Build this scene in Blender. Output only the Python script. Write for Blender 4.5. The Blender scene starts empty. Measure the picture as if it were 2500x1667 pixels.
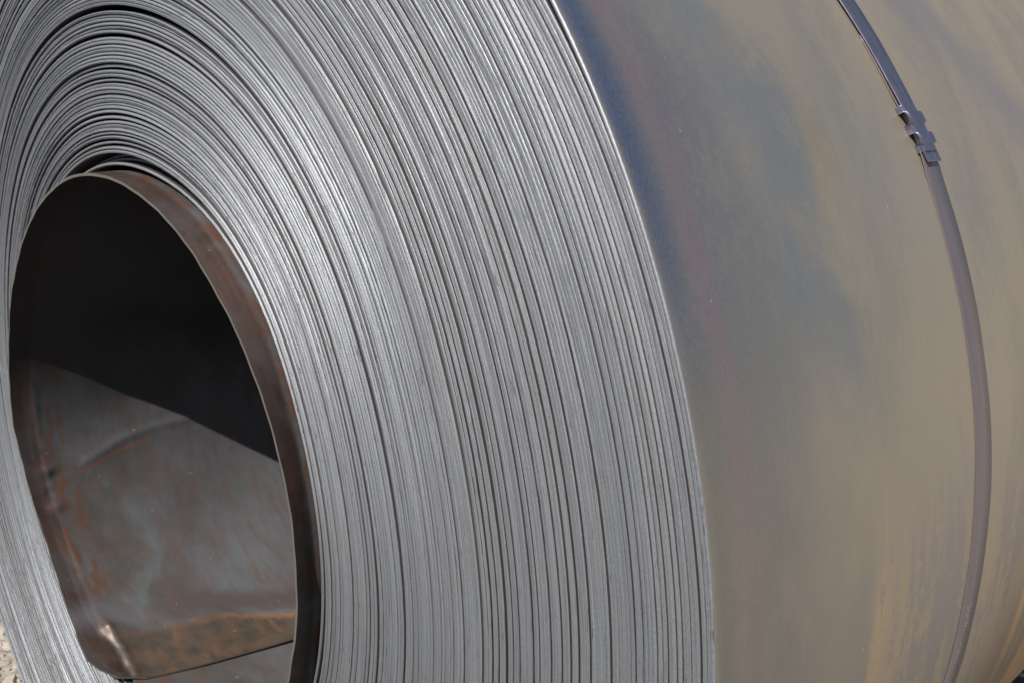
import bpy, math, random
import numpy as np
from mathutils import Matrix, Vector

K = 0.7                      # one coil radius = 0.7 m
LW = 1.9                     # strip width in coil radii
rng = np.random.default_rng(11)
random.seed(4)
scene = bpy.context.scene
COL = scene.collection

# ------------------------------------------------------------------ camera
yaw, pitch = -0.79291483, -0.23585081
cy_, sy_, cp_, sp_ = math.cos(yaw), math.sin(yaw), math.cos(pitch), math.sin(pitch)
fwd = Vector((sy_*cp_, cy_*cp_, sp_))
right = Vector((cy_, -sy_, 0))
up = right.cross(fwd)
cam_d = bpy.data.cameras.new('camera')
cam = bpy.data.objects.new('camera', cam_d)
COL.objects.link(cam)
M = Matrix((right, up, -fwd)).transposed().to_4x4()
M.translation = Vector((1.40817, -0.63211, 0.51109))*K
cam.matrix_world = M
cam_d.sensor_width = 36
cam_d.lens = 36*2509.24/2500
cam_d.clip_start = 0.02
cam_d.clip_end = 2000
cam_d.dof.use_dof = True
cam_d.dof.focus_distance = 1.05*K
cam_d.dof.aperture_fstop = 22
scene.camera = cam

# ------------------------------------------------------------------ sky, sun, exposure
SUN = Vector((0.20999, -0.63338, 0.74480)).normalized()
world = bpy.data.worlds.new('World')
scene.world = world
world.use_nodes = True
wt = world.node_tree
sky = wt.nodes.new('ShaderNodeTexSky')
sky.sky_type = 'NISHITA'
sky.sun_disc = False
sky.sun_elevation = math.asin(SUN.z)
sky.sun_rotation = math.atan2(SUN.x, SUN.y)
sky.air_density = 1.0
sky.dust_density = 1.5
bg = wt.nodes['Background']
bg.inputs['Strength'].default_value = 0.055
wt.links.new(sky.outputs[0], bg.inputs['Color'])
sun_d = bpy.data.lights.new('sun', 'SUN')
sun_d.energy = 4.6
sun_d.angle = math.radians(0.53)
sun_d.color = (1.0, 0.95, 0.88)
sun = bpy.data.objects.new('sun', sun_d)
COL.objects.link(sun)
sun.rotation_euler = SUN.to_track_quat('Z', 'Y').to_euler()
sun.location = SUN*8
scene.view_settings.view_transform = 'Standard'
scene.view_settings.look = 'None'
scene.view_settings.exposure = 0.22
scene.view_settings.gamma = 1.0

# ------------------------------------------------------------------ node helpers
class NT:
    def __init__(s, name):
        s.m = bpy.data.materials.new(name)
        s.m.use_nodes = True
        s.t = s.m.node_tree
        s.p = s.t.nodes['Principled BSDF']
    def n(s, kind, **kw):
        nd = s.t.nodes.new(kind)
        for k, v in kw.items():
            setattr(nd, k, v)
        return nd
    def put(s, sock, v):
        if hasattr(v, 'is_output'):
            s.t.links.new(v, sock)
        elif isinstance(v, (tuple, list)):
            sock.default_value = tuple(v)+(1,) if (len(v) == 3 and len(sock.default_value) == 4) else tuple(v)
        else:
            sock.default_value = v
    def math(s, op, a, b=0.0, c=None, clamp=False):
        nd = s.n('ShaderNodeMath', operation=op, use_clamp=clamp)
        s.put(nd.inputs[0], a); s.put(nd.inputs[1], b)
        if c is not None: s.put(nd.inputs[2], c)
        return nd.outputs[0]
    def mul(s, a, b): return s.math('MULTIPLY', a, b)
    def add(s, a, b): return s.math('ADD', a, b)
    def sub(s, a, b): return s.math('SUBTRACT', a, b)
    def step(s, v, lo, hi, a=0.0, b=1.0):            # smooth step from lo to hi (lo may exceed hi)
        if lo > hi:
            lo, hi, a, b = hi, lo, b, a
        nd = s.n('ShaderNodeMapRange', interpolation_type='SMOOTHSTEP')
        s.put(nd.inputs[0], v)
        for i, x in enumerate((lo, hi, a, b)): nd.inputs[i+1].default_value = x
        return nd.outputs[0]
    def band(s, v, c, w, soft):
        return s.mul(s.step(v, c-w-soft, c-w+soft), s.step(v, c+w+soft, c+w-soft))
    def vec(s, x, y, z=0.0):
        nd = s.n('ShaderNodeCombineXYZ')
        s.put(nd.inputs[0], x); s.put(nd.inputs[1], y); s.put(nd.inputs[2], z)
        return nd.outputs[0]
    def uv(s):
        nd = s.n('ShaderNodeUVMap'); nd.uv_map = 'strip'
        sp = s.n('ShaderNodeSeparateXYZ'); s.put(sp.inputs[0], nd.outputs[0])
        return sp.outputs[0], sp.outputs[1]
    def noise(s, v, scale=1.0, detail=3.0, rough=0.55, dist=0.0):
        nd = s.n('ShaderNodeTexNoise')
        s.put(nd.inputs['Vector'], v)
        nd.inputs['Scale'].default_value = scale
        nd.inputs['Detail'].default_value = detail
        nd.inputs['Roughness'].default_value = rough
        nd.inputs['Distortion'].default_value = dist
        return nd.outputs[0]
    def mix(s, f, a, b, mode='MIX'):
        nd = s.n('ShaderNodeMix', data_type='RGBA', blend_type=mode)
        s.put(nd.inputs[0], f); s.put(nd.inputs[6], a); s.put(nd.inputs[7], b)
        return nd.outputs[2]
    def ramp(s, f, stops):
        nd = s.n('ShaderNodeValToRGB')
        cr = nd.color_ramp
        while len(cr.elements) < len(stops): cr.elements.new(0.5)
        for e, (p, c) in zip(cr.elements, stops):
            e.position = p; e.color = tuple(c)+(1,)
        s.put(nd.inputs[0], f)
        return nd.outputs[0]
    def bump(s, h, strength, dist):
        nd = s.n('ShaderNodeBump')
        nd.inputs['Strength'].default_value = strength
        nd.inputs['Distance'].default_value = dist
        s.put(nd.inputs['Height'], h)
        s.put(s.p.inputs['Normal'], nd.outputs[0])
    def done(s, col, rough, metal, **kw):
        s.put(s.p.inputs['Base Color'], col)
        s.put(s.p.inputs['Roughness'], rough)
        s.put(s.p.inputs['Metallic'], metal)
        for k, v in kw.items(): s.put(s.p.inputs[k], v)
        return s.m

# ------------------------------------------------------------------ materials
def mat_edge():
    q = NT('sheared_steel_edge')
    u, v = q.uv()
    streak = q.noise(q.vec(q.mul(u, 5), q.mul(v, 900)), 1.0, 3, 0.6)
    grain = q.noise(q.vec(q.mul(u, 420), q.mul(v, 900)), 1.0, 2, 0.6)
    slow = q.noise(q.vec(q.mul(u, 1.7), q.mul(v, 30)), 1.0, 2)
    tear = q.noise(q.vec(q.mul(u, 26), q.mul(v, 520)), 1.0, 4, 0.7)
    tm = q.step(tear, 0.63, 0.68)
    col = q.ramp(streak, [(0.25, (0.195, 0.207, 0.225)), (0.5, (0.30, 0.318, 0.345)), (0.75, (0.40, 0.425, 0.463))])
    col = q.mix(q.step(slow, 0.35, 0.7, 0, 0.45), col, (0.29, 0.29, 0.31))
    col = q.mix(q.step(grain, 0.4, 0.75, 0.0, 0.25), col, (0.52, 0.54, 0.56))
    col = q.mix(q.mul(tm, 0.75), col, (0.10, 0.09, 0.085))
    h = q.add(q.mul(streak, 0.9), q.add(q.mul(grain, 0.55), q.mul(tm, -1.5)))
    q.bump(h, 0.75, 0.0005)
    rough = q.add(q.step(slow, 0.3, 0.7, 0.40, 0.50), q.mul(grain, 0.26))
    return q.done(col, rough, 0.68)

def mat_side():
    q = NT('strip_face_scale')
    u, v = q.uv()
    n = q.noise(q.vec(q.mul(u, 6), q.mul(v, 60)), 1.0, 4, 0.6)
    col = q.ramp(n, [(0.3, (0.046, 0.038, 0.036)), (0.6, (0.070, 0.058, 0.055)), (0.8, (0.09, 0.064, 0.055))])
    return q.done(col, 0.55, 0.3)

def mat_outer():
    q = NT('mill_scale_heat_tint')
    u, v = q.uv()                                   # u = degrees / 100, v = depth along the axis
    ang = q.mul(u, 100)
    warp = q.noise(q.vec(q.mul(u, 9), q.mul(v, 4)), 1.0, 3)
    warp = q.sub(warp, 0.5)
    grain = q.noise(q.vec(q.mul(u, 300), q.mul(v, 520)), 1.0, 2, 0.7)
    soft = q.noise(q.vec(q.mul(u, 4.5), q.mul(v, 7), 3.1), 1.0, 4, 0.6)
    soft2 = q.noise(q.vec(q.mul(u, 7), q.mul(v, 9), 9.7), 1.0, 5, 0.6)
    fibre = q.noise(q.vec(q.mul(u, 7), q.mul(v, 60), 1.3), 1.0, 5, 0.65)
    upper = q.step(q.add(ang, q.mul(warp, 8)), 8, 27)
    # body colour drifting from grey near the edge to warm tan deeper in
    body = q.ramp(q.add(v, q.mul(warp, 0.14)), [
        (0.00, (0.225, 0.215, 0.190)), (0.09, (0.225, 0.210, 0.195)), (0.22, (0.290, 0.265, 0.230)),
        (0.38, (0.345, 0.310, 0.262)), (0.60, (0.400, 0.342, 0.270)), (1.0, (0.43, 0.345, 0.25))])
    mott = q.sub(q.noise(q.vec(q.mul(u, 150), q.mul(v, 110), 6.6), 1.0, 3, 0.7), 0.5)
    cloud = q.noise(q.vec(q.add(q.mul(u, 9), q.mul(v, 3)), q.mul(v, 4.6), 2.9), 1.0, 5, 0.58, 0.3)
    cloud = q.add(cloud, q.mul(mott, 0.30))
    soft = q.add(soft, q.mul(mott, 0.28))
    soft2 = q.add(soft2, q.mul(mott, 0.28))
    vb = q.add(v, q.mul(warp, 0.16))
    violet = q.mul(upper, q.step(vb, 0.24, 0.05))
    body = q.mix(q.mul(violet, 0.75), body, (0.150, 0.150, 0.190))
    bl = q.mul(q.mul(q.step(q.add(ang, q.mul(warp, 12)), 7, 20), q.band(vb, 0.215, 0.09, 0.08)), q.step(cloud, 0.36, 0.58))
    body = q.mix(q.mul(bl, 0.85), body, (0.182, 0.210, 0.238))
    body = q.mix(q.mul(q.step(cloud, 0.60, 0.40), q.mul(q.step(v, 0.18, 0.30), 0.32)), body, (0.42, 0.335, 0.235))
    body = q.mix(q.step(soft, 0.44, 0.68, 0, 0.5), body, (0.205, 0.215, 0.215))
    body = q.mix(q.step(soft2, 0.38, 0.74, 0, 0.45), body, (0.385, 0.325, 0.250))
    # blue patch toward the top right, tan cloud left of the strap
    bp = q.mul(q.band(q.add(v, q.add(q.mul(warp, 0.16), q.mul(q.sub(ang, 30), 0.012))), 0.80, 0.05, 0.08), q.step(ang, 20, 30))
    body = q.mix(q.mul(bp, 0.6), body, (0.215, 0.225, 0.280))
    tp = q.mul(q.band(q.add(v, q.mul(q.sub(soft2, 0.5), 0.22)), 0.305, 0.012, 0.04), q.band(ang, 27, 3.0, 3.0))
    body = q.mix(q.mul(tp, 0.65), body, (0.42, 0.29, 0.145))
    # water-run tan streaks on the lower flank
    vw = q.add(v, q.mul(q.sub(fibre, 0.5), 0.05))
    low = q.step(q.add(ang, q.mul(q.sub(fibre, 0.5), 22)), 9.0, -1.5)
    lowz = q.step(vw, 0.262, 0.280)
    st = q.noise(q.vec(q.mul(u, 6.0), q.mul(v, 12), 5.5), 1.0, 8, 0.68, 0.6)
    st2 = q.noise(q.vec(q.mul(u, 9), q.mul(v, 90), 2.5), 1.0, 4, 0.6)
    sm = q.step(q.add(q.add(st, q.mul(mott, 0.30)), q.mul(q.sub(st2, 0.5), 0.13)), 0.45, 0.55)
    zone = q.mul(low, lowz)
    body = q.mix(q.mul(zone, 0.75), body, (0.285, 0.255, 0.260))
    body = q.mix(q.mul(q.mul(zone, sm), 0.8), body, (0.455, 0.362, 0.240))
    rim = q.mul(q.mul(q.band(q.add(q.add(vw, q.mul(mott, 0.03)), q.mul(q.sub(st, 0.5), 0.09)), 0.290, 0.012, 0.014), q.step(q.add(ang, q.mul(q.sub(fibre, 0.5), 16)), 4, -3)), q.step(q.add(st2, mott), 0.22, 0.55))
    body = q.mix(q.mul(rim, 0.8), body, (0.52, 0.380, 0.22))
    far = q.mul(q.step(v, 0.56, 0.74), q.step(ang, 4, -12))  # warm glow off the ground, put into the colour of the far flank
    fb = q.noise(q.vec(q.mul(u, 1.6), q.mul(v, 11), 0.6), 1.0, 4, 0.5)
    body = q.mix(q.mul(far, 0.7), body, (0.230, 0.150, 0.110))
    body = q.mix(q.mul(q.mul(far, q.step(fb, 0.42, 0.56)), 0.9), body, (0.60, 0.36, 0.165))
    # edge tints: blue line, then mauve line, following the strip edge
    ve = q.add(v, q.mul(warp, 0.010))
    eb = q.band(q.add(ve, q.mul(q.sub(cloud, 0.5), 0.02)), 0.017, 0.015, 0.016)
    body = q.mix(q.mul(eb, q.mul(q.step(q.add(ang, q.mul(warp, 6)), 13, 30), 0.95)), body, (0.065, 0.100, 0.185))
    body = q.mix(q.mul(eb, q.mul(q.sub(1.0, upper), 0.55)), body, (0.185, 0.185, 0.160))
    em = q.band(q.add(ve, q.mul(q.sub(cloud, 0.5), 0.015)), 0.055, 0.006, 0.020)
    body = q.mix(q.mul(em, q.add(0.45, q.mul(soft, 0.6))), body, (0.255, 0.175, 0.210))
    el = q.band(ve, 0.0005, 0.0022, 0.0016)
    body = q.mix(q.mul(el, 0.5), body, (0.33, 0.24, 0.18))
    body = q.mix(q.step(grain, 0.3, 0.8, 0.0, 0.20), body, (0.42, 0.39, 0.35))
    roll = q.noise(q.vec(q.mul(u, 2.2), q.mul(v, 420), 3.3), 1.0, 3, 0.6)
    body = q.mix(q.step(roll, 0.35, 0.75, 0.0, 0.05), body, (0.13, 0.12, 0.115))
    spk = q.step(q.noise(q.vec(q.mul(u, 130), q.mul(v, 230), 4.0), 1.0, 1), 0.80, 0.83)
    body = q.mix(q.mul(spk, 0.7), body, (0.7, 0.7, 0.68))
    q.bump(q.add(q.mul(grain, 0.6), q.mul(soft2, 1.2)), 0.10, 0.0006)
    rough = q.add(0.33, q.add(q.mul(grain, 0.10), q.mul(roll, 0.10)))
    return q.done(body, rough, 0.40)

def mat_inner(name, bore):
    q = NT(name)
    u, v = q.uv()                                   # u = degrees travelled from the free end / 100, v = depth
    n1 = q.noise(q.vec(q.mul(u, 6), q.mul(v, 10)), 1.0, 5, 0.62)
    n2 = q.noise(q.vec(q.mul(u, 14), q.mul(v, 55), 2.2), 1.0, 5, 0.65)
    n3 = q.noise(q.vec(q.mul(u, 30), q.mul(v, 26), 7.2), 1.0, 4, 0.6)
    n4 = q.noise(q.vec(q.mul(u, 3.4), q.mul(v, 5), 5.2), 1.0, 4, 0.6, 0.4)
    grain = q.noise(q.vec(q.mul(u, 260), q.mul(v, 420)), 1.0, 2, 0.6)
    col = q.ramp(n1, [(0.28, (0.085, 0.078, 0.076)), (0.48, (0.115, 0.110, 0.110)), (0.66, (0.150, 0.154, 0.164))])
    sheet = q.step(q.add(v, q.mul(q.sub(n4, 0.5), 0.25)), 0.10, 0.34)
    col = q.mix(q.mul(sheet, 0.5), col, (0.168, 0.170, 0.190))
    col = q.mix(q.step(q.add(n4, q.mul(q.sub(n3, 0.5), 0.10)), 0.56, 0.61, 0, 0.4), col, (0.150, 0.185, 0.205))
    col = q.mix(q.step(n2, 0.47, 0.70, 0, 0.55), col, (0.150, 0.088, 0.066))
    at = q.n('ShaderNodeAttribute'); at.attribute_name = 'crease'
    sp = q.n('ShaderNodeSeparateXYZ'); q.put(sp.inputs[0], at.outputs['Vector'])
    d1, d2, d3 = sp.outputs[0], sp.outputs[1], sp.outputs[2]   # past the front crease, past the end crease, from the fold
    n5 = q.noise(q.vec(q.mul(u, 5), q.mul(v, 190), 6.1), 1.0, 4, 0.6)
    bleed = q.mul(q.mul(q.step(q.add(d1, q.mul(q.sub(n2, 0.5), 0.12)), -0.075, 0.0), q.step(n2, 0.40, 0.62)), 0.75)
    col = q.mix(bleed, col, (0.150, 0.070, 0.045))
    border = q.step(q.add(d1, q.mul(q.sub(n3, 0.5), 0.012)), -0.003, 0.009)
    rust = q.ramp(q.add(q.mul(n2, 0.5), q.mul(n5, 0.5)), [(0.34, (0.034, 0.026, 0.024)), (0.47, (0.054, 0.036, 0.031)), (0.56, (0.075, 0.043, 0.033)),
                                                      (0.66, (0.112, 0.062, 0.042))])
    rust = q.mix(q.step(n1, 0.48, 0.62, 0, 0.65), rust, (0.070, 0.066, 0.072))
    col = q.mix(q.mul(border, q.step(n3, 0.22, 0.5, 0.6, 0.95)), col, rust)
    lipz = q.band(v, -0.002, 0.004, 0.006)
    d2n = q.add(d2, q.mul(q.sub(n3, 0.5), 0.030))
    above = q.mul(q.band(d2n, -0.035, 0.022, 0.016), q.step(v, 0.08, 0.20))
    col = q.mix(q.mul(above, 0.75), col, (0.105, 0.078, 0.074))
    sheen = q.mul(q.band(d2n, -0.035, 0.020, 0.020), q.step(v, 0.12, 0.04))  # bluish sheen near the corner, mixed into the colour
    col = q.mix(q.mul(sheen, 0.6), col, (0.150, 0.150, 0.180))
    rust2 = q.ramp(n3, [(0.35, (0.066, 0.056, 0.047)), (0.50, (0.098, 0.074, 0.056)), (0.61, (0.125, 0.080, 0.054)), (0.70, (0.10, 0.080, 0.062))])
    orange = q.mul(q.step(n1, 0.48, 0.66), q.step(n2, 0.40, 0.60))
    rust2 = q.mix(q.mul(orange, 0.8), rust2, (0.26, 0.125, 0.060))
    endb = q.mul(q.step(d2n, -0.004, 0.008), q.step(d1, 0.004, -0.004))
    col = q.mix(q.mul(endb, 0.9), col, rust2)
    flame = q.mul(q.band(q.add(d2, q.mul(q.sub(n2, 0.5), 0.022)), 0.005, 0.003, 0.007), q.step(q.add(v, q.mul(q.sub(n1, 0.5), 0.3)), 0.10, 0.24))
    col = q.mix(q.mul(flame, 0.8), col, (0.34, 0.165, 0.075))
    am = q.n('ShaderNodeAttribute'); am.attribute_name = 'marks'
    sm_ = q.n('ShaderNodeSeparateXYZ'); q.put(sm_.inputs[0], am.outputs['Vector'])
    ridge_gleam = q.step(q.add(sm_.outputs[0], q.mul(n3, 0.008)), 0.016, 0.003)  # pale blue reflection along the low ridge, put into the colour
    col = q.mix(q.mul(ridge_gleam, 0.55), col, (0.165, 0.180, 0.205))
    scrape = q.step(q.add(sm_.outputs[1], q.mul(n2, 0.004)), 0.0065, 0.0030)
    col = q.mix(q.mul(scrape, 0.75), col, (0.250, 0.105, 0.060))
    worn = q.step(d3, 0.011, 0.002)
    col = q.mix(q.mul(worn, q.step(n3, 0.3, 0.6, 0.1, 0.6)), col, (0.170, 0.138, 0.128))
    spk = q.step(q.noise(q.vec(q.mul(u, 60), q.mul(v, 50), 4.0), 1.0, 2), 0.74, 0.77)
    col = q.mix(q.mul(spk, 0.5), col, (0.40, 0.36, 0.28))
    scr = q.step(q.noise(q.vec(q.mul(u, 14), q.mul(v, 260), 8.0), 1.0, 1), 0.80, 0.83)
    col = q.mix(q.mul(scr, 0.5), col, (0.35, 0.33, 0.30))
    q.bump(q.add(q.mul(n1, 2.0), q.add(q.mul(n3, 0.5), q.mul(grain, 0.2))), 0.15, 0.003)
    if bore:                                        # shade of the upper bore put into the colour, over rust and scale
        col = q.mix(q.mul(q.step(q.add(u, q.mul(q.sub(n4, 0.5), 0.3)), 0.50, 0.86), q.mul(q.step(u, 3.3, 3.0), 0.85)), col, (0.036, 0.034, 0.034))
    rough = q.add(0.33, q.mul(n3, 0.22))
    return q.done(col, rough, 0.35, **{'Specular IOR Level': 0.45})

def mat_strap():
    q = NT('strap_blued_steel')
    u, v = q.uv()
    n = q.noise(q.vec(q.mul(u, 3), q.mul(v, 40)), 1.0, 3)
    g = q.noise(q.vec(q.mul(u, 200), q.mul(v, 300)), 1.0, 2)
    col = q.ramp(n, [(0.3, (0.20, 0.17, 0.185)), (0.7, (0.27, 0.23, 0.245))])
    col = q.mix(q.step(g, 0.4, 0.8, 0, 0.2), col, (0.3, 0.27, 0.28))
    q.bump(g, 0.08, 0.0004)
    return q.done(col, q.add(0.34, q.mul(n, 0.1)), 0.55)

def mat_seal():
    q = NT('seal_sky_tinted_steel')
    u, v = q.uv()
    n = q.noise(q.vec(q.mul(u, 50), q.mul(v, 60)), 1.0, 3)
    col = q.ramp(n, [(0.3, (0.20, 0.205, 0.285)), (0.7, (0.27, 0.265, 0.345))])  # bluer than the strap: sky reflection put into the base colour
    return q.done(col, 0.30, 0.75)

def flat_mat(name, col, rough, metal=0.0):
    q = NT(name)
    n = q.noise(q.n('ShaderNodeTexCoord').outputs['Object'], 60, 3)
    c = q.mix(q.step(n, 0.3, 0.7, 0, 0.3), col, tuple(x*0.7 for x in col))
    return q.done(c, rough, metal)

def mat_ground():
    q = NT('pale_gravel_ground')
    tc = q.n('ShaderNodeTexCoord').outputs['Object']
    a = q.noise(tc, 3.0, 5, 0.6)
    b = q.noise(tc, 60.0, 5, 0.7)
    vor = q.n('ShaderNodeTexVoronoi'); q.put(vor.inputs['Vector'], tc); vor.inputs['Scale'].default_value = 55
    vd = vor.outputs['Distance']
    col = q.ramp(b, [(0.3, (0.33, 0.29, 0.24)), (0.5, (0.46, 0.42, 0.36)), (0.7, (0.55, 0.51, 0.44))])
    col = q.mix(q.step(a, 0.35, 0.7, 0, 0.35), col, (0.36, 0.32, 0.27))
    col = q.mix(q.step(vd, 0.5, 0.75, 0, 0.5), col, (0.16, 0.13, 0.105))
    # unseen ground before and under the coil, darkened to cut bounce into the bore
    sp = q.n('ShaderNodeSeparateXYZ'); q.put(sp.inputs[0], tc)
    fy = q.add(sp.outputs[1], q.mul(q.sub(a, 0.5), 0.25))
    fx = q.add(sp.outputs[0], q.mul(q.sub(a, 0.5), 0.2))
    dim_ground = q.math('MAXIMUM', q.step(fy, -0.16, -0.28), q.mul(q.step(fx, -0.76, -0.66), q.step(fx, 1.0, 0.8)))
    dim_tone = q.ramp(b, [(0.3, (0.045, 0.045, 0.047)), (0.6, (0.075, 0.074, 0.074)), (0.8, (0.12, 0.118, 0.115))])
    col = q.mix(dim_ground, col, dim_tone)
    q.bump(q.add(q.mul(b, 1.0), q.mul(vd, -0.6)), 0.8, 0.01)
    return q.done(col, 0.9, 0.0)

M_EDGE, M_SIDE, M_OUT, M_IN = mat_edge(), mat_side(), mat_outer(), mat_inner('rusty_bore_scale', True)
M_INB = mat_inner('rusty_back_scale', False)
M_STRAP, M_SEAL, M_GND = mat_strap(), mat_seal(), mat_ground()
M_PRINT = flat_mat('white_dot_ink', (0.75, 0.76, 0.80), 0.5)
M_STONE = flat_mat('pale_stone', (0.46, 0.41, 0.34), 0.9)

# ------------------------------------------------------------------ mesh helpers
def make_mesh(name, verts, quads, mats, midx=None, uv=None, smooth=True):
    """verts (n,3) in coil radii, quads (m,4) int, uv (n,2) per vertex"""
    me = bpy.data.meshes.new(name)
    v = np.asarray(verts, np.float64)*K
    q = np.asarray(quads, np.int32)
    me.vertices.add(len(v)); me.vertices.foreach_set('co', v.ravel().astype(np.float32))
    me.loops.add(q.size); me.loops.foreach_set('vertex_index', q.ravel())
    me.polygons.add(len(q))
    me.polygons.foreach_set('loop_start', np.arange(0, q.size, 4, dtype=np.int32))
    me.polygons.foreach_set('loop_total', np.full(len(q), 4, np.int32))
    for m in mats: me.materials.append(m)
    if midx is not None: me.polygons.foreach_set('material_index', np.asarray(midx, np.int32))
    me.polygons.foreach_set('use_smooth', np.full(len(q), smooth, bool))
    if uv is not None:
        l = me.uv_layers.new(name='strip')
        l.data.foreach_set('uv', np.asarray(uv, np.float32)[q.ravel()].ravel())
    me.update(calc_edges=True)
    me.validate()
    return me

def link(name, me, parent=None):
    o = bpy.data.objects.new(name, me)
    COL.objects.link(o)
    if parent: o.parent = parent
    return o

def grid_quads(nu, nv, wrap_u=False, off=0):
    iu = np.arange(nu if wrap_u else nu-1)
    jv = np.arange(nv-1)
    I, J = np.meshgrid(iu, jv, indexing='ij')
    I2 = (I+1) % nu
    return (np.stack([I*nv+J, I2*nv+J, I2*nv+J+1, I*nv+J+1], -1).reshape(-1, 4)+off)

def empty(name, loc, label, cat):
    o = bpy.data.objects.new(name, None)
    o.empty_display_size = 0.1
    COL.objects.link(o)
    o.location = loc
    o['label'] = label; o['category'] = cat
    return o

# ------------------------------------------------------------------ shape of the coil in polar form
CX, CYO, RI = -0.013, -0.0433, 0.4462
def ang180(t): return (np.asarray(t)+180.0) % 360.0-180.0
def circ(t, R):
    a = np.radians(t); p = CX*np.cos(a)+CYO*np.sin(a)
    return p+np.sqrt(R*R-(CX*CX+CYO*CYO)+p*p)
TG = np.arange(-180, 180, 1.0)
def smooth_periodic(x, s):
    k = np.arange(-40, 41); w = np.exp(-0.5*(k/s)**2); w /= w.sum()
    return np.convolve(np.concatenate([x[-40:], x, x[:40]]), w, 'valid')
def table(kn, R, s):
    base = circ(TG, R)
    kt = np.array([k[0] for k in kn]); kr = np.array([k[1] for k in kn])
    d = np.interp(TG, kt, kr-circ(kt, R), left=0, right=0)
    return base+smooth_periodic(d, s)
LIP = table([(-40, .4555), (-26.8, .442), (-14.4, .4458), (-5.5, .4381), (3.7, .4338), (12.6, .4285), (19.7, .4215), (26.9, .4176), (34.2, .4092),
             (41.4, .4054), (49.7, .4014), (58.5, .3996), (68.6, .3969), (78.4, .3976), (90.2, .3993), (104.4, .4065), (117, .4124), (128, .419)], RI, 5)
FACE_IN = table([(-45, .467), (-27.9, .4526), (-13.3, .4359), (-2.5, .4310), (6.1, .4234), (15.7, .4173), (22, .4165), (31.8, .4195), (42.7, .4174),
                 (51.1, .4175), (60, .4150), (71.7, .4065), (81.4, .4043), (100, .411)], RI+.005, 9)
def per(tab, t):
    return np.interp((np.asarray(t)+180.0) % 360.0, np.arange(361), np.concatenate([tab, tab[:1]]))
LIPZ = [(-180, -.0388), (-172, -.0382), (-158, -.031), (-146, -.026), (-137, -.028), (-128, -.031), (-122, -.036), (-117, -.038), (-100, -.036),
        (-40, -.034), (0, -.0336), (90, -.0336), (117, -.0346), (150, -.037), (180, -.0388)]
def lipz(t): return np.interp(ang180(t), [a for a, _ in LIPZ], [b for _, b in LIPZ])
def wob(t, amp, n=4, lo=1):
    a = np.radians(t); s = np.zeros_like(a)
    for k in range(lo, lo+n):
        s += rng.normal()*np.cos(k*a+rng.uniform(0, 6.28))/math.sqrt(k-lo+1)
    return s*amp/math.sqrt(n)

coil = empty('steel_coil', (0, 0, -K), 'huge coil of hot rolled steel strip with bright edges and rusty bore, on pale gravel', 'steel coil')
UPC = np.array([0, 0, 1.0])                    # coil empty sits one radius below the axis

# --- wraps
NW, T = 116, 0.0043
th = np.linspace(-180, 180, 400, endpoint=False)
sfrac = np.arange(NW)/NW
rin = per(FACE_IN, th)+.0008
rin = rin+0.012*np.exp(-(((th+112+180) % 360-180)/55)**2)
rout = np.full_like(th, 1.0)+0.022*np.exp(-((th+90)/40)**2)+0.032*np.exp(-((th-124)/37)**2)
slack = np.maximum(rout-rin-NW*T, 0.002)
top = np.exp(-(((th-122+180) % 360-180)/52)**2)
bot = np.exp(-(((th+48+180) % 360-180)/34)**2)
W_ = np.zeros((NW, len(th)))
for k in range(NW):
    s = sfrac[k]
    a = min(rng.lognormal(0, 1.0)*0.35, .9)+0.05
    b = rng.lognormal(0, 1.0)*6.0*max(1-s*1.15, 0)**0.8
    c = rng.lognormal(0, 0.9)*2.2*max(1-s*2.0, 0)
    if k in (1, 2, 3): b = 6.5
    W_[k] = a*(1-.75*top)+b*top+c*bot
W_ /= W_.sum(0)
G = np.cumsum(W_, 0)
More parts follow.
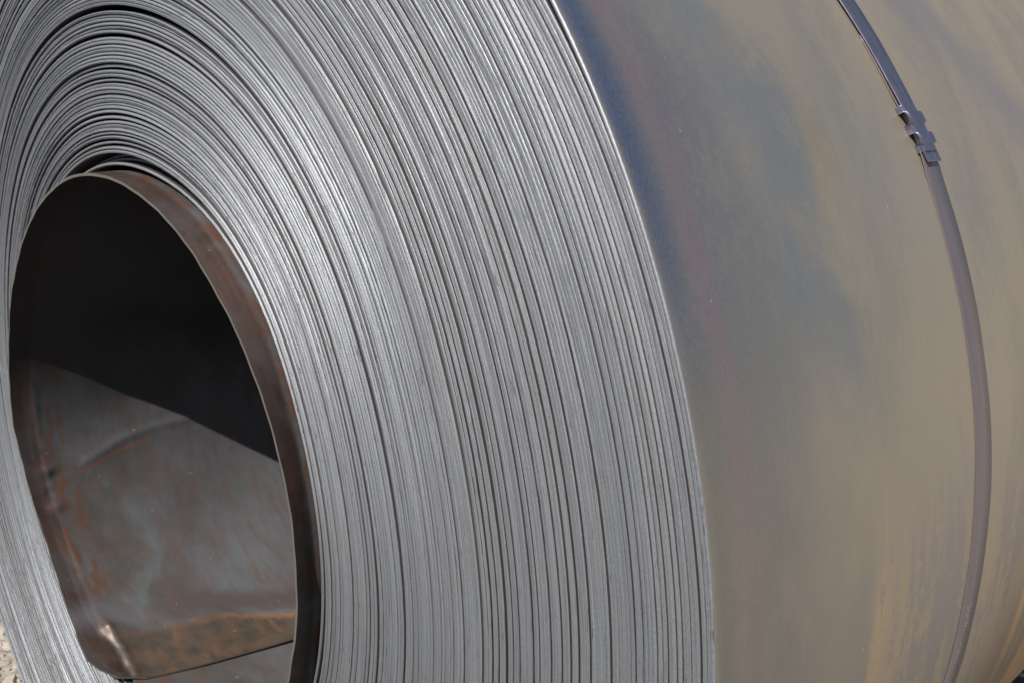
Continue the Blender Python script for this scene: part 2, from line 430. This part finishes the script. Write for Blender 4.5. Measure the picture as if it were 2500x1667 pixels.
# edge depth of each wrap: flush plates, recessed wraps between them, a smooth zone in the middle
zk = np.zeros(NW)
drift = np.cumsum(rng.normal(0, .0006, NW)); drift -= np.linspace(drift[0], drift[-1], NW)
run = 0
for k in range(NW):
    s = sfrac[k]
    p = 0.48 if s < .18 else (0.12 if s < .46 else 0.46)
    run += 1
    if run > 0 and rng.random() < p:
        zk[k] = rng.uniform(.0012, .0034); run = -1
    else:
        zk[k] = rng.normal(0, .0004)
zk += drift*0.6
zk[0] = .004; zk[1] = .020; zk[2] = .026; zk[3] = .0
zk[NW-2] = .0012; zk[NW-3] = .0008
for k in range(NW-1):
    r0 = rin+k*T+slack*G[k]
    if k >= NW-9:                                # outermost strip lifts off the wraps below it near the top
        pass
    lift = 0.0060*np.exp(-((th-50)/14)**2)*max(0, 1-(NW-2-k)/10.0)
    r0 = r0-lift
    zo = zk[k]+wob(th, .00025, 5, 2)
    tilt = float(np.clip(rng.normal(0, .0011), -.0022, .0022))
    rr = rng.uniform(.0015, .0020) if sfrac[k] < .40 else rng.uniform(.0007, .0013)
    prof = [(0, LW), (0, .012), (0, rr), (rr*.3, rr*.28), (rr, 0+max(tilt, 0)), (T-rr, 0+max(-tilt, 0)), (T-rr*.3, rr*.3+max(-tilt, 0)), (T, rr*1.1), (T, .012), (T, LW+.0)]
    P = np.array(prof)
    R = r0[:, None]+P[None, :, 0]
    back = rng.normal(0, .002)
    rag = np.zeros((len(th), len(prof)))
    env = np.clip(0.35+wob(th, .9, 8, 3), 0, 1.6)[:, None]       # ragged stretches along the sheared edge
    rag[:, 2:8] = rng.normal(0, 1, (len(th), 6))*.00022*env
    Z = np.where(P[None, :, 1] > LW*.9, P[None, :, 1]+back, P[None, :, 1]+zo[:, None])+rag
    a = np.radians(th)[:, None]
    V = np.stack([R*np.cos(a), Z, R*np.sin(a)], -1).reshape(-1, 3)+UPC
    nv = len(prof)
    Q = grid_quads(len(th), nv, True)
    Q = np.concatenate([Q, np.stack([np.arange(len(th))*nv+nv-1, np.roll(np.arange(len(th)), -1)*nv+nv-1,
                                     np.roll(np.arange(len(th)), -1)*nv, np.arange(len(th))*nv], -1)])
    mi = np.tile(np.array([1, 1, 0, 0, 0, 0, 0, 1, 1]), len(th))
    mi = np.concatenate([mi, np.zeros(len(th), int)])
    vv = np.cumsum(np.concatenate([[0], np.hypot(np.diff(np.minimum(P[:, 1], .02)), np.diff(P[:, 0]))]))
    UV = np.stack([np.broadcast_to(a*0.7+k*7.31, R.shape), np.broadcast_to(vv[None]+k*0.37, R.shape)], -1).reshape(-1, 2)
    link('steel_wrap', make_mesh('steel_wrap', V, Q[:, ::-1], [M_EDGE, M_SIDE], mi, UV), coil)

# --- outermost strip, its whole outer face in view
def outer_r(t):
    return 1.0+0.0030*np.exp(-((t-42)/15)**2)+0.022*np.exp(-((ang180(t)+90)/40)**2)+0.032*np.exp(-((ang180(t)-124)/37)**2)
tho = np.linspace(-180, 180, 720, endpoint=False)
zf = np.concatenate([[0, .004, .012], np.linspace(.03, LW-.03, 60), [LW-.004, LW]])
rr = .0016
Rb_ = outer_r(tho)+wob(tho, .0007, 6, 2)
prof = [(-T, LW)]+[(-T, .012), (-T, rr), (-T+rr*.3, rr*.3), (-T+rr, 0), (-rr, 0), (-rr*.3, rr*.3), (0, rr)]+[(0, z) for z in zf[2:]]
P = np.array(prof)
zo = -.0012+wob(tho, .0003, 5, 2)
R = Rb_[:, None]+P[None, :, 0]
Z = P[None, :, 1]+np.where(P[None, :, 1] < .02, zo[:, None], 0)
ripple = 0.0004*np.sin(np.radians(tho)[:, None]*3+Z*5)*np.clip(Z*4, 0, 1)
R = R+ripple
a = np.radians(tho)[:, None]
V = np.stack([R*np.cos(a), Z, R*np.sin(a)], -1).reshape(-1, 3)+UPC
nv = len(prof)
Q = grid_quads(len(tho), nv, True)
mi = np.tile(np.array([1, 1, 0, 0, 0, 0, 0]+[2]*(nv-8)), len(tho))
i_ = np.arange(len(tho)); j_ = np.roll(i_, -1)
Q = np.concatenate([Q, np.stack([i_*nv+nv-1, j_*nv+nv-1, j_*nv, i_*nv], -1)])
mi = np.concatenate([mi, np.zeros(len(tho), int)])
vv = P[:, 1]+np.where(P[:, 1] < .02, -.001, 0); vv[:3] = -.05
UV = np.stack([np.broadcast_to(tho[:, None]/100, R.shape), np.broadcast_to(vv[None], R.shape)], -1).reshape(-1, 2)
# the seam of the unwrapped coordinate lies on the far side, out of sight
o = link('outer_sheet', make_mesh('outer_sheet', V, Q[:, ::-1], [M_EDGE, M_SIDE, M_OUT], mi, UV), coil)
o['label'] = 'outermost strip with blue, mauve and tan heat tint'

# --- innermost strip: its free end lies at the bottom, it protrudes from the face and is dented
def polyline_d(tt, zz, pts, scale):
    """distance (coil radii) to a polyline given in (degrees, z)"""
    best = np.full(np.broadcast(tt, zz).shape, 9.0)
    x, y = tt*scale, zz
    for (a0, b0), (a1, b1) in zip(pts[:-1], pts[1:]):
        ax, bx = a0*scale, a1*scale
        dx, dy = bx-ax, b1-b0
        t = np.clip(((x-ax)*dx+(y-b0)*dy)/(dx*dx+dy*dy), 0, 1)
        best = np.minimum(best, np.hypot(x-ax-t*dx, y-b0-t*dy))
    return best
DEG = math.pi/180*.46
PH = np.concatenate([np.arange(0, 30, .25), np.arange(30, 110, .5), np.arange(110, 481, 1.0)])  # degrees travelled from the free end
ZI = np.concatenate([np.linspace(0, .16, 65), np.linspace(.165, .55, 70), np.linspace(.6, LW+.03, 20)])   # depth from the lip
ph, d = np.meshgrid(PH, ZI, indexing='ij')
def end_ang(z):                                   # where the free end lies (degrees), a little skewed, corner rounded
    zc = np.clip(z, 0, .5)
    return np.interp(zc, [0, .01, .03, .07, .17, .33, .5], [-118.6, -115.5, -112.0, -109.6, -107.0, -103.8, -101.5])
tl = end_ang(d)*np.clip(1-ph/70, 0, 1)+(-110.0)*(1-np.clip(1-ph/70, 0, 1))
theta = tl-ph
lap2 = np.clip((ph-250)/105, 0, 1); lap2 = lap2*lap2*(3-2*lap2)
lipoff = lipz(theta)
late = np.clip((ph-268)/75, 0, 1); late = late*late*(3-2*late)       # the second lap sinks back into the face
lipoff = lipoff*(1-late)+0.016*late
lipoff = lipoff+.0005*np.sin(ph*.31+1)*np.sin(ph*.083)+.0003*np.sin(ph*.9)
Zs = lipoff+d
Rl, Rf = per(LIP, theta), per(FACE_IN, theta)-T-.0012
w = np.clip((Zs+.034)/.034, 0, 1)
Rm = Rl*(1-w)+np.minimum(Rf, per(FACE_IN, theta)-.004)*w
Rc = circ(theta, RI)
left = np.clip((-20-ang180(theta))/30, 0, 1)*(ang180(theta) < 0)+np.clip((ang180(theta)-100)/40, 0, 1)*(ang180(theta) > 0)
left = np.clip(left, 0, 1)
Rm = Rm*(1-left)+Rc*left
Rm = Rm+lap2*(T+.0050)
Rm = Rm-np.clip(Zs-.03, 0, .5)*.030*np.exp(-(ph/16)**2)*(ph < 200)
t180 = ang180(theta)
# creases: along the front border and along the free end
cre = [(170, .003), (178, .000), (183, .0004), (197.4, .001), (210, .007), (222, .013), (231.5, .0126), (236.3, .018)]
cre2 = [(236.3, .018), (240.6, .0605), (241.3, .1346), (243, .208), (249.9, .3336), (252, .45)]
fold = [(236.3, .018), (239, .0195), (241.8, .0243), (245, .023), (248.4, .0209)]
tw = np.where(t180 < 0, t180+360, t180)
mask1 = (ph < 110)
nz = lambda s: np.sin(tw*.9+s)*np.sin(Zs*31+s*2)
dist1 = polyline_d(tw, Zs, cre, DEG); dist2 = polyline_d(tw, Zs, cre2, DEG); dist3 = polyline_d(tw, Zs, fold, DEG)
h = np.zeros_like(Rm)
side1 = np.clip((np.interp(tw, [x for x, _ in cre], [y for _, y in cre])-Zs)/.02, 0, 1)
h -= 0.0010*np.exp(-(dist1/.008)**2)*(.6+.6*np.sin(tw*.35))*np.clip((tw-168)/10, 0, 1)
h += 0.0030*side1*np.clip((tw-170)/15, 0, 1)*np.clip((245-tw)/8, 0, 1)
h -= 0.0045*np.exp(-(dist2/.013)**2)*(0.7+.5*np.sin(Zs*37+1))
h -= 0.0034*np.exp(-(dist3/.0075)**2)
endside = np.clip((12-ph)/8, 0, 1)
h += 0.0035*endside*np.clip(Zs*20, 0, 1)*(1+.4*np.sin(Zs*23))
for (bt, bz, bw, bh) in [(199.4, .0037, .010, .0035), (204, .003, .008, -.002), (207.4, .0074, .010, .0035), (200.7, .0162, .012, -.002),
                         (198, .09, .03, .0022), (195.7, .15, .04, .003), (194.7, .21, .05, .0025), (205, .14, .05, -.002), (246, .010, .012, -.004), (230, .05, .04, -.002)]:
    h -= bh*np.exp(-(((tw-bt)*DEG)**2+((Zs-bz)*.7)**2)/bw**2)
h += 0.0030*np.sin(Zs*9+tw*.06)*np.sin(tw*.11+1.3)*np.clip(Zs*6, 0, 1)
h += 0.0016*np.sin(Zs*21-tw*.13+2)*np.sin(tw*.21+Zs*6)*np.clip(Zs*6, 0, 1)
zc1 = np.interp(tw, [x for x, _ in cre], [y for _, y in cre])
tc2 = np.interp(Zs, [.0, .018, .0605, .1346, .208, .3336, .45], [236, 236.3, 240.6, 241.3, 243, 249.9, 252])
blue_pts = [(199.2, .07), (198.3, .092), (195.7, .152), (194.8, .21), (194.7, .285)]
scr_pts = [(201.2, .060), (199.6, .10), (198.2, .15), (197.2, .205)]
dist4 = polyline_d(tw, Zs, blue_pts, DEG); dist5 = polyline_d(tw, Zs, scr_pts, DEG)
h -= 0.0018*np.exp(-(dist4/.009)**2)
h = np.where(mask1, h, 0)*np.clip((110-ph)/15, 0, 1)
Rm = Rm+h
aa = np.radians(theta)
inn = np.stack([Rm*np.cos(aa), Zs, Rm*np.sin(aa)], -1)
Ro = Rm+T*.9
out = np.stack([Ro*np.cos(aa), Zs, Ro*np.sin(aa)], -1)
nu, nz_ = ph.shape
V = np.concatenate([inn.reshape(-1, 3), out.reshape(-1, 3)])+UPC
n0 = nu*nz_
Q1 = grid_quads(nu, nz_)
Q2 = grid_quads(nu, nz_, False, n0)[:, ::-1]
def strip_q(idx):
    return np.stack([idx[:-1], idx[1:], idx[1:]+n0, idx[:-1]+n0], -1)
lipi = np.arange(nu)*nz_
endi = np.arange(nz_)
Q3 = strip_q(lipi)[:, ::-1]; Q4 = strip_q(endi); Q5 = strip_q(lipi+nz_-1); Q6 = strip_q((nu-1)*nz_+endi)[:, ::-1]
# rim quads get their own vertices so the rim shades as a crisp cut edge
def split(V, UVa, Qr):
    u_, inv = np.unique(Qr.ravel(), return_inverse=True)
    base = len(V)
    return np.concatenate([V, V[u_]]), np.concatenate([UVa, UVa[u_]]), (inv+base).reshape(-1, 4)
CR = np.stack([np.where(mask1 & (tw > 150), zc1-Zs, -Zs), np.where(ph < 60, (tw-tc2)*DEG, -1.0), np.where(mask1, dist3, 9.0), np.where(mask1, dist4, 9.0), np.where(mask1, dist5, 9.0), 0*Zs], -1).reshape(-1, 6)
UV = np.concatenate([np.stack([ph/100, Zs], -1).reshape(-1, 2), CR], -1); UV = np.concatenate([UV, UV])
V, UV, Q3 = split(V, UV, Q3); V, UV, Q4 = split(V, UV, Q4); V, UV, Q5 = split(V, UV, Q5); V, UV, Q6 = split(V, UV, Q6)
Q = np.concatenate([Q1, Q2, Q3, Q4, Q5, Q6])
mi = np.concatenate([np.full(len(Q1), 0), np.full(len(Q2), 2), np.full(len(Q3)+len(Q4)+len(Q5)+len(Q6), 1)])
M_LIP = flat_mat('scaled_lip_edge', (0.25, 0.225, 0.195), 0.5, 0.5)
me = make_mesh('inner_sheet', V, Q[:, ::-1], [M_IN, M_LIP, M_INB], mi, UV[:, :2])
at = me.attributes.new('crease', 'FLOAT_VECTOR', 'POINT')
at.data.foreach_set('vector', np.ascontiguousarray(UV[:, 2:5], np.float32).ravel())
at = me.attributes.new('marks', 'FLOAT_VECTOR', 'POINT')
at.data.foreach_set('vector', np.ascontiguousarray(UV[:, 5:8], np.float32).ravel())
o = link('inner_sheet', me, coil)
o['label'] = 'rusty innermost strip standing proud of the face, its dented free end at the bottom'

# ------------------------------------------------------------------ strap and seal
strap = empty('steel_strap', (0, 0.53*K, K), 'narrow blued steel strap wound round the coil and closed by a crimped seal', 'strap')
SO = np.array([0, -0.53, -1.0])
def band_mesh(name, t0, t1, n, zl, zr, hfun, thick, mats, parent, closed=False):
    t = np.linspace(t0, t1, n)
    hb = hfun(t)
    zl_, zr_ = zl(t), zr(t)
    e = thick*.35
    xs = [(0, 0, 0), (0, 0, thick-e), (e, 0, thick), (-e, 1, thick), (0, 1, thick-e), (0, 1, 0)]
    Vs = []
    for dx, sd, hh in xs:
        z = np.where(sd == 0, zl_, zr_)+dx
        r = outer_r(t)+hb+hh
        Vs.append(np.stack([r*np.cos(np.radians(t)), z, r*np.sin(np.radians(t))], -1))
    V = np.stack(Vs, 1).reshape(-1, 3)+SO
    Q = grid_quads(n, 6)
    i = np.arange(n-1)
    Q = np.concatenate([Q, np.stack([i*6+5, (i+1)*6+5, (i+1)*6, i*6], -1), [[0, 1, 4, 5], [1, 2, 3, 4], [(n-1)*6+5, (n-1)*6+4, (n-1)*6+1, (n-1)*6], [(n-1)*6+4, (n-1)*6+3, (n-1)*6+2, (n-1)*6+1]]])
    w = np.array([0, .001, .002, .045, .046, .047])
    UV = np.stack([np.repeat(np.radians(t), 6), np.tile(w, n)], -1)
    return link(name, make_mesh(name, V, Q[:, ::-1], mats, None, UV), parent)
ZL = lambda t: np.interp(t, [-40, -10, -4, 0, 4.6, 9, 14, 20, 25, 27, 30, 34, 38, 60], [.511, .510, .507, .508, .5085, .510, .509, .5075, .508, .508, .502, .497, .491, .472])
ZR = lambda t: np.interp(t, [-40, -10, -4, 0, 4, 8.5, 13, 21, 25, 27, 30, 34, 38, 60], [.556, .555, .5525, .552, .554, .553, .550, .548, .547, .541, .531, .532, .529, .508])
hup = lambda t: .0008+.0038*np.exp(-((t-27.6)/3.4)**2)
hlow = lambda t: .0004+.0034*np.exp(-((t-27.5)/2.0)**2)
ZLU = lambda t: np.interp(t, [25.8, 27, 29.7, 31.6, 34, 38, 60], [.522, .518, .5107, .505, .501, .4945, .473])-2.46*(hup(t)+.0033-.003)
ZRU = lambda t: np.interp(t, [25.8, 27, 29.7, 31.6, 34, 38, 60], [.5557, .552, .5427, .5385, .536, .5315, .510])-2.46*(hup(t)+.0033-.003)
band_mesh('lower_band', -300, 35.0, 700, lambda t: np.where(t < -250, ZL(60.0), ZL(t)), lambda t: np.where(t < -250, ZR(60.0), ZR(t)), hlow, .0010, [M_STRAP], strap)
ub = band_mesh('upper_band', 25.75, 60.0, 220, ZLU, ZRU, lambda t: hup(t)+.0016, .0016, [M_SEAL], strap)

# crimped seal: plate folded round both straps, with two pairs of tabs notched out of its sides
S0, S1 = 29.65, 26.45
ns, nw = 97, 33
s = np.linspace(0, 1, ns)[:, None]; wv = np.linspace(-1, 1, nw)[None]
def pulse(s, a, b, e=.012): return np.clip((s-a)/e+.5, 0, 1)*np.clip((b-s)/e+.5, 0, 1)
tab = pulse(s, .15, .40)+pulse(s, .60, .84)
waist = np.exp(-((s-.5)/.07)**2)
arch = np.sin(np.clip((s-.15)/.25, 0, 1)*np.pi)+np.sin(np.clip((s-.60)/.24, 0, 1)*np.pi)
tt = S0+(S1-S0)*s+0*wv
half = .0172*(1-.04*waist)
aw = np.abs(wv)
flange = np.clip((aw-.72)/.28, 0, 1)
leftside = (wv < 0)
ext = np.where(leftside, .0010, .0080)*tab*flange
zc = np.interp(tt, [S1, S0], [.525, .513])
z = zc+wv*half+np.sign(wv)*ext
hplain = 0.0092-.0085*(1-np.sqrt(np.clip(1-flange**2, 0, 1)))
htab = .0092+np.where(leftside, .0045, .0008)*np.sin(flange*np.pi*.5)*(.5+.5*arch)-np.where(leftside, .0030, .0020)*np.clip((flange-.6)/.4, 0, 1)**2
hgt = hplain*(1-tab)+htab*tab
hgt = hgt+.0008*np.sin(s*np.pi*4)*np.exp(-(wv/.6)**2)
r = outer_r(tt)+hgt
V1 = np.stack([r*np.cos(np.radians(tt)), z+0*r, r*np.sin(np.radians(tt))], -1)
r2 = r-.0018
V2 = np.stack([r2*np.cos(np.radians(tt)), z+0*r, r2*np.sin(np.radians(tt))], -1)
V = np.concatenate([V1.reshape(-1, 3), V2.reshape(-1, 3)])+SO
n0 = ns*nw
Q1 = grid_quads(ns, nw); Q2 = grid_quads(ns, nw, False, n0)[:, ::-1]
e1 = np.arange(nw); e2 = np.arange(ns)*nw
def rimq(i): return np.stack([i[:-1], i[1:], i[1:]+n0, i[:-1]+n0], -1)
Q = np.concatenate([Q1, Q2, rimq(e1), rimq(e1+(ns-1)*nw)[:, ::-1], rimq(e2)[:, ::-1], rimq(e2+nw-1)])
UV = np.stack([np.radians(tt), z+0*r], -1).reshape(-1, 2); UV = np.concatenate([UV, UV])
link('crimped_seal', make_mesh('crimped_seal', V, Q, [M_SEAL], None, UV), strap)

# dot-matrix print on the lower band, worn and unreadable in the photograph
dots = []
prng = random.Random(5)
def dot_run(ta, tb, n):
    for i in range(n):
        t = ta+(tb-ta)*i/(n-1)
        col = [prng.random() < .45 for _ in range(5)]
        for j in range(5):
            if col[j]: dots.append((t+prng.uniform(-.03, .03), .5235+j*.0028+(t+4)*.0006, prng.uniform(.0005, .0009)))
dot_run(-3.9, -6.1, 20); dot_run(-7.2, -8.9, 15)
Vd, Qd = [], []
for t, z, rd in dots:
    rr_ = float(outer_r(np.array(t)))+float(hlow(np.array(t)))+.0010+.0003
    b = len(Vd)
    da = math.degrees(rd)
    for (x, y) in ((-1, -.4), (-.4, -1), (.4, -1), (1, -.4), (1, .4), (.4, 1), (-.4, 1), (-1, .4)):
        a_ = math.radians(t+x*da)
        Vd.append((rr_*math.cos(a_), z+y*rd, rr_*math.sin(a_)))
    Qd += [(b, b+1, b+2, b+3), (b, b+3, b+4, b+7), (b+4, b+5, b+6, b+7)]
dp = link('dot_print', make_mesh('dot_print', np.array(Vd)+SO, Qd, [M_PRINT], None, None, False), strap)
dp['kind'] = 'stuff'

# ------------------------------------------------------------------ ground and gravel
gz = -1.001
xs = np.unique(np.concatenate([np.linspace(-4, 4, 161), [-600, -200, -60, -20, -8, 8, 20, 60, 200, 600]]))
gx, gy = np.meshgrid(xs, xs, indexing='ij')
near = np.exp(-(np.hypot(gx, gy)/3.5)**4)
hh = (np.sin(gx*9.1+1)*np.sin(gy*7.3)+np.sin(gx*17+gy*13))*.003*near
under = (np.abs(gx) < .5)
hh = np.where(under, np.minimum(hh, -.006)*1.0, hh)
V = np.stack([gx, gy, gz+hh-.003], -1).reshape(-1, 3)
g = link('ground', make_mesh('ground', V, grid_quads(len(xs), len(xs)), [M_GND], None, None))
g['kind'] = 'structure'
Vs, Qs = [], []
crng = np.random.default_rng(3)
cube = np.array([[-1, -1, -1], [1, -1, -1], [1, 1, -1], [-1, 1, -1], [-1, -1, 1], [1, -1, 1], [1, 1, 1], [-1, 1, 1]], float)
cq = np.array([[0, 3, 2, 1], [4, 5, 6, 7], [0, 1, 5, 4], [1, 2, 6, 5], [2, 3, 7, 6], [3, 0, 4, 7]])
def pebble(x, y, sz):
    c = cube*crng.uniform(.55, 1.0, (8, 3))
    c[4:, :2] *= .7
    an = crng.uniform(0, 6.28); ca, sa = math.cos(an), math.sin(an)
    c = np.stack([c[:, 0]*ca-c[:, 1]*sa, c[:, 0]*sa+c[:, 1]*ca, c[:, 2]*.6], -1)*sz
    Qs.append(cq+8*len(Vs)); Vs.append(c+np.array([x, y, gz+sz*.15]))
for _ in range(2600):
    pebble(crng.uniform(-2.2, -1.0), crng.uniform(-.4, .8), .0035+crng.exponential(.0035))
for _ in range(1500):
    pebble(crng.uniform(-2, 2.5), crng.uniform(-1.5, 3), .004+crng.exponential(.005))
pb = link('gravel', make_mesh('gravel', np.concatenate(Vs), np.concatenate(Qs), [M_STONE], None, None, False))
pb['kind'] = 'stuff'
pb['label'] = 'loose pale pebbles strewn over the ground beside the coil'
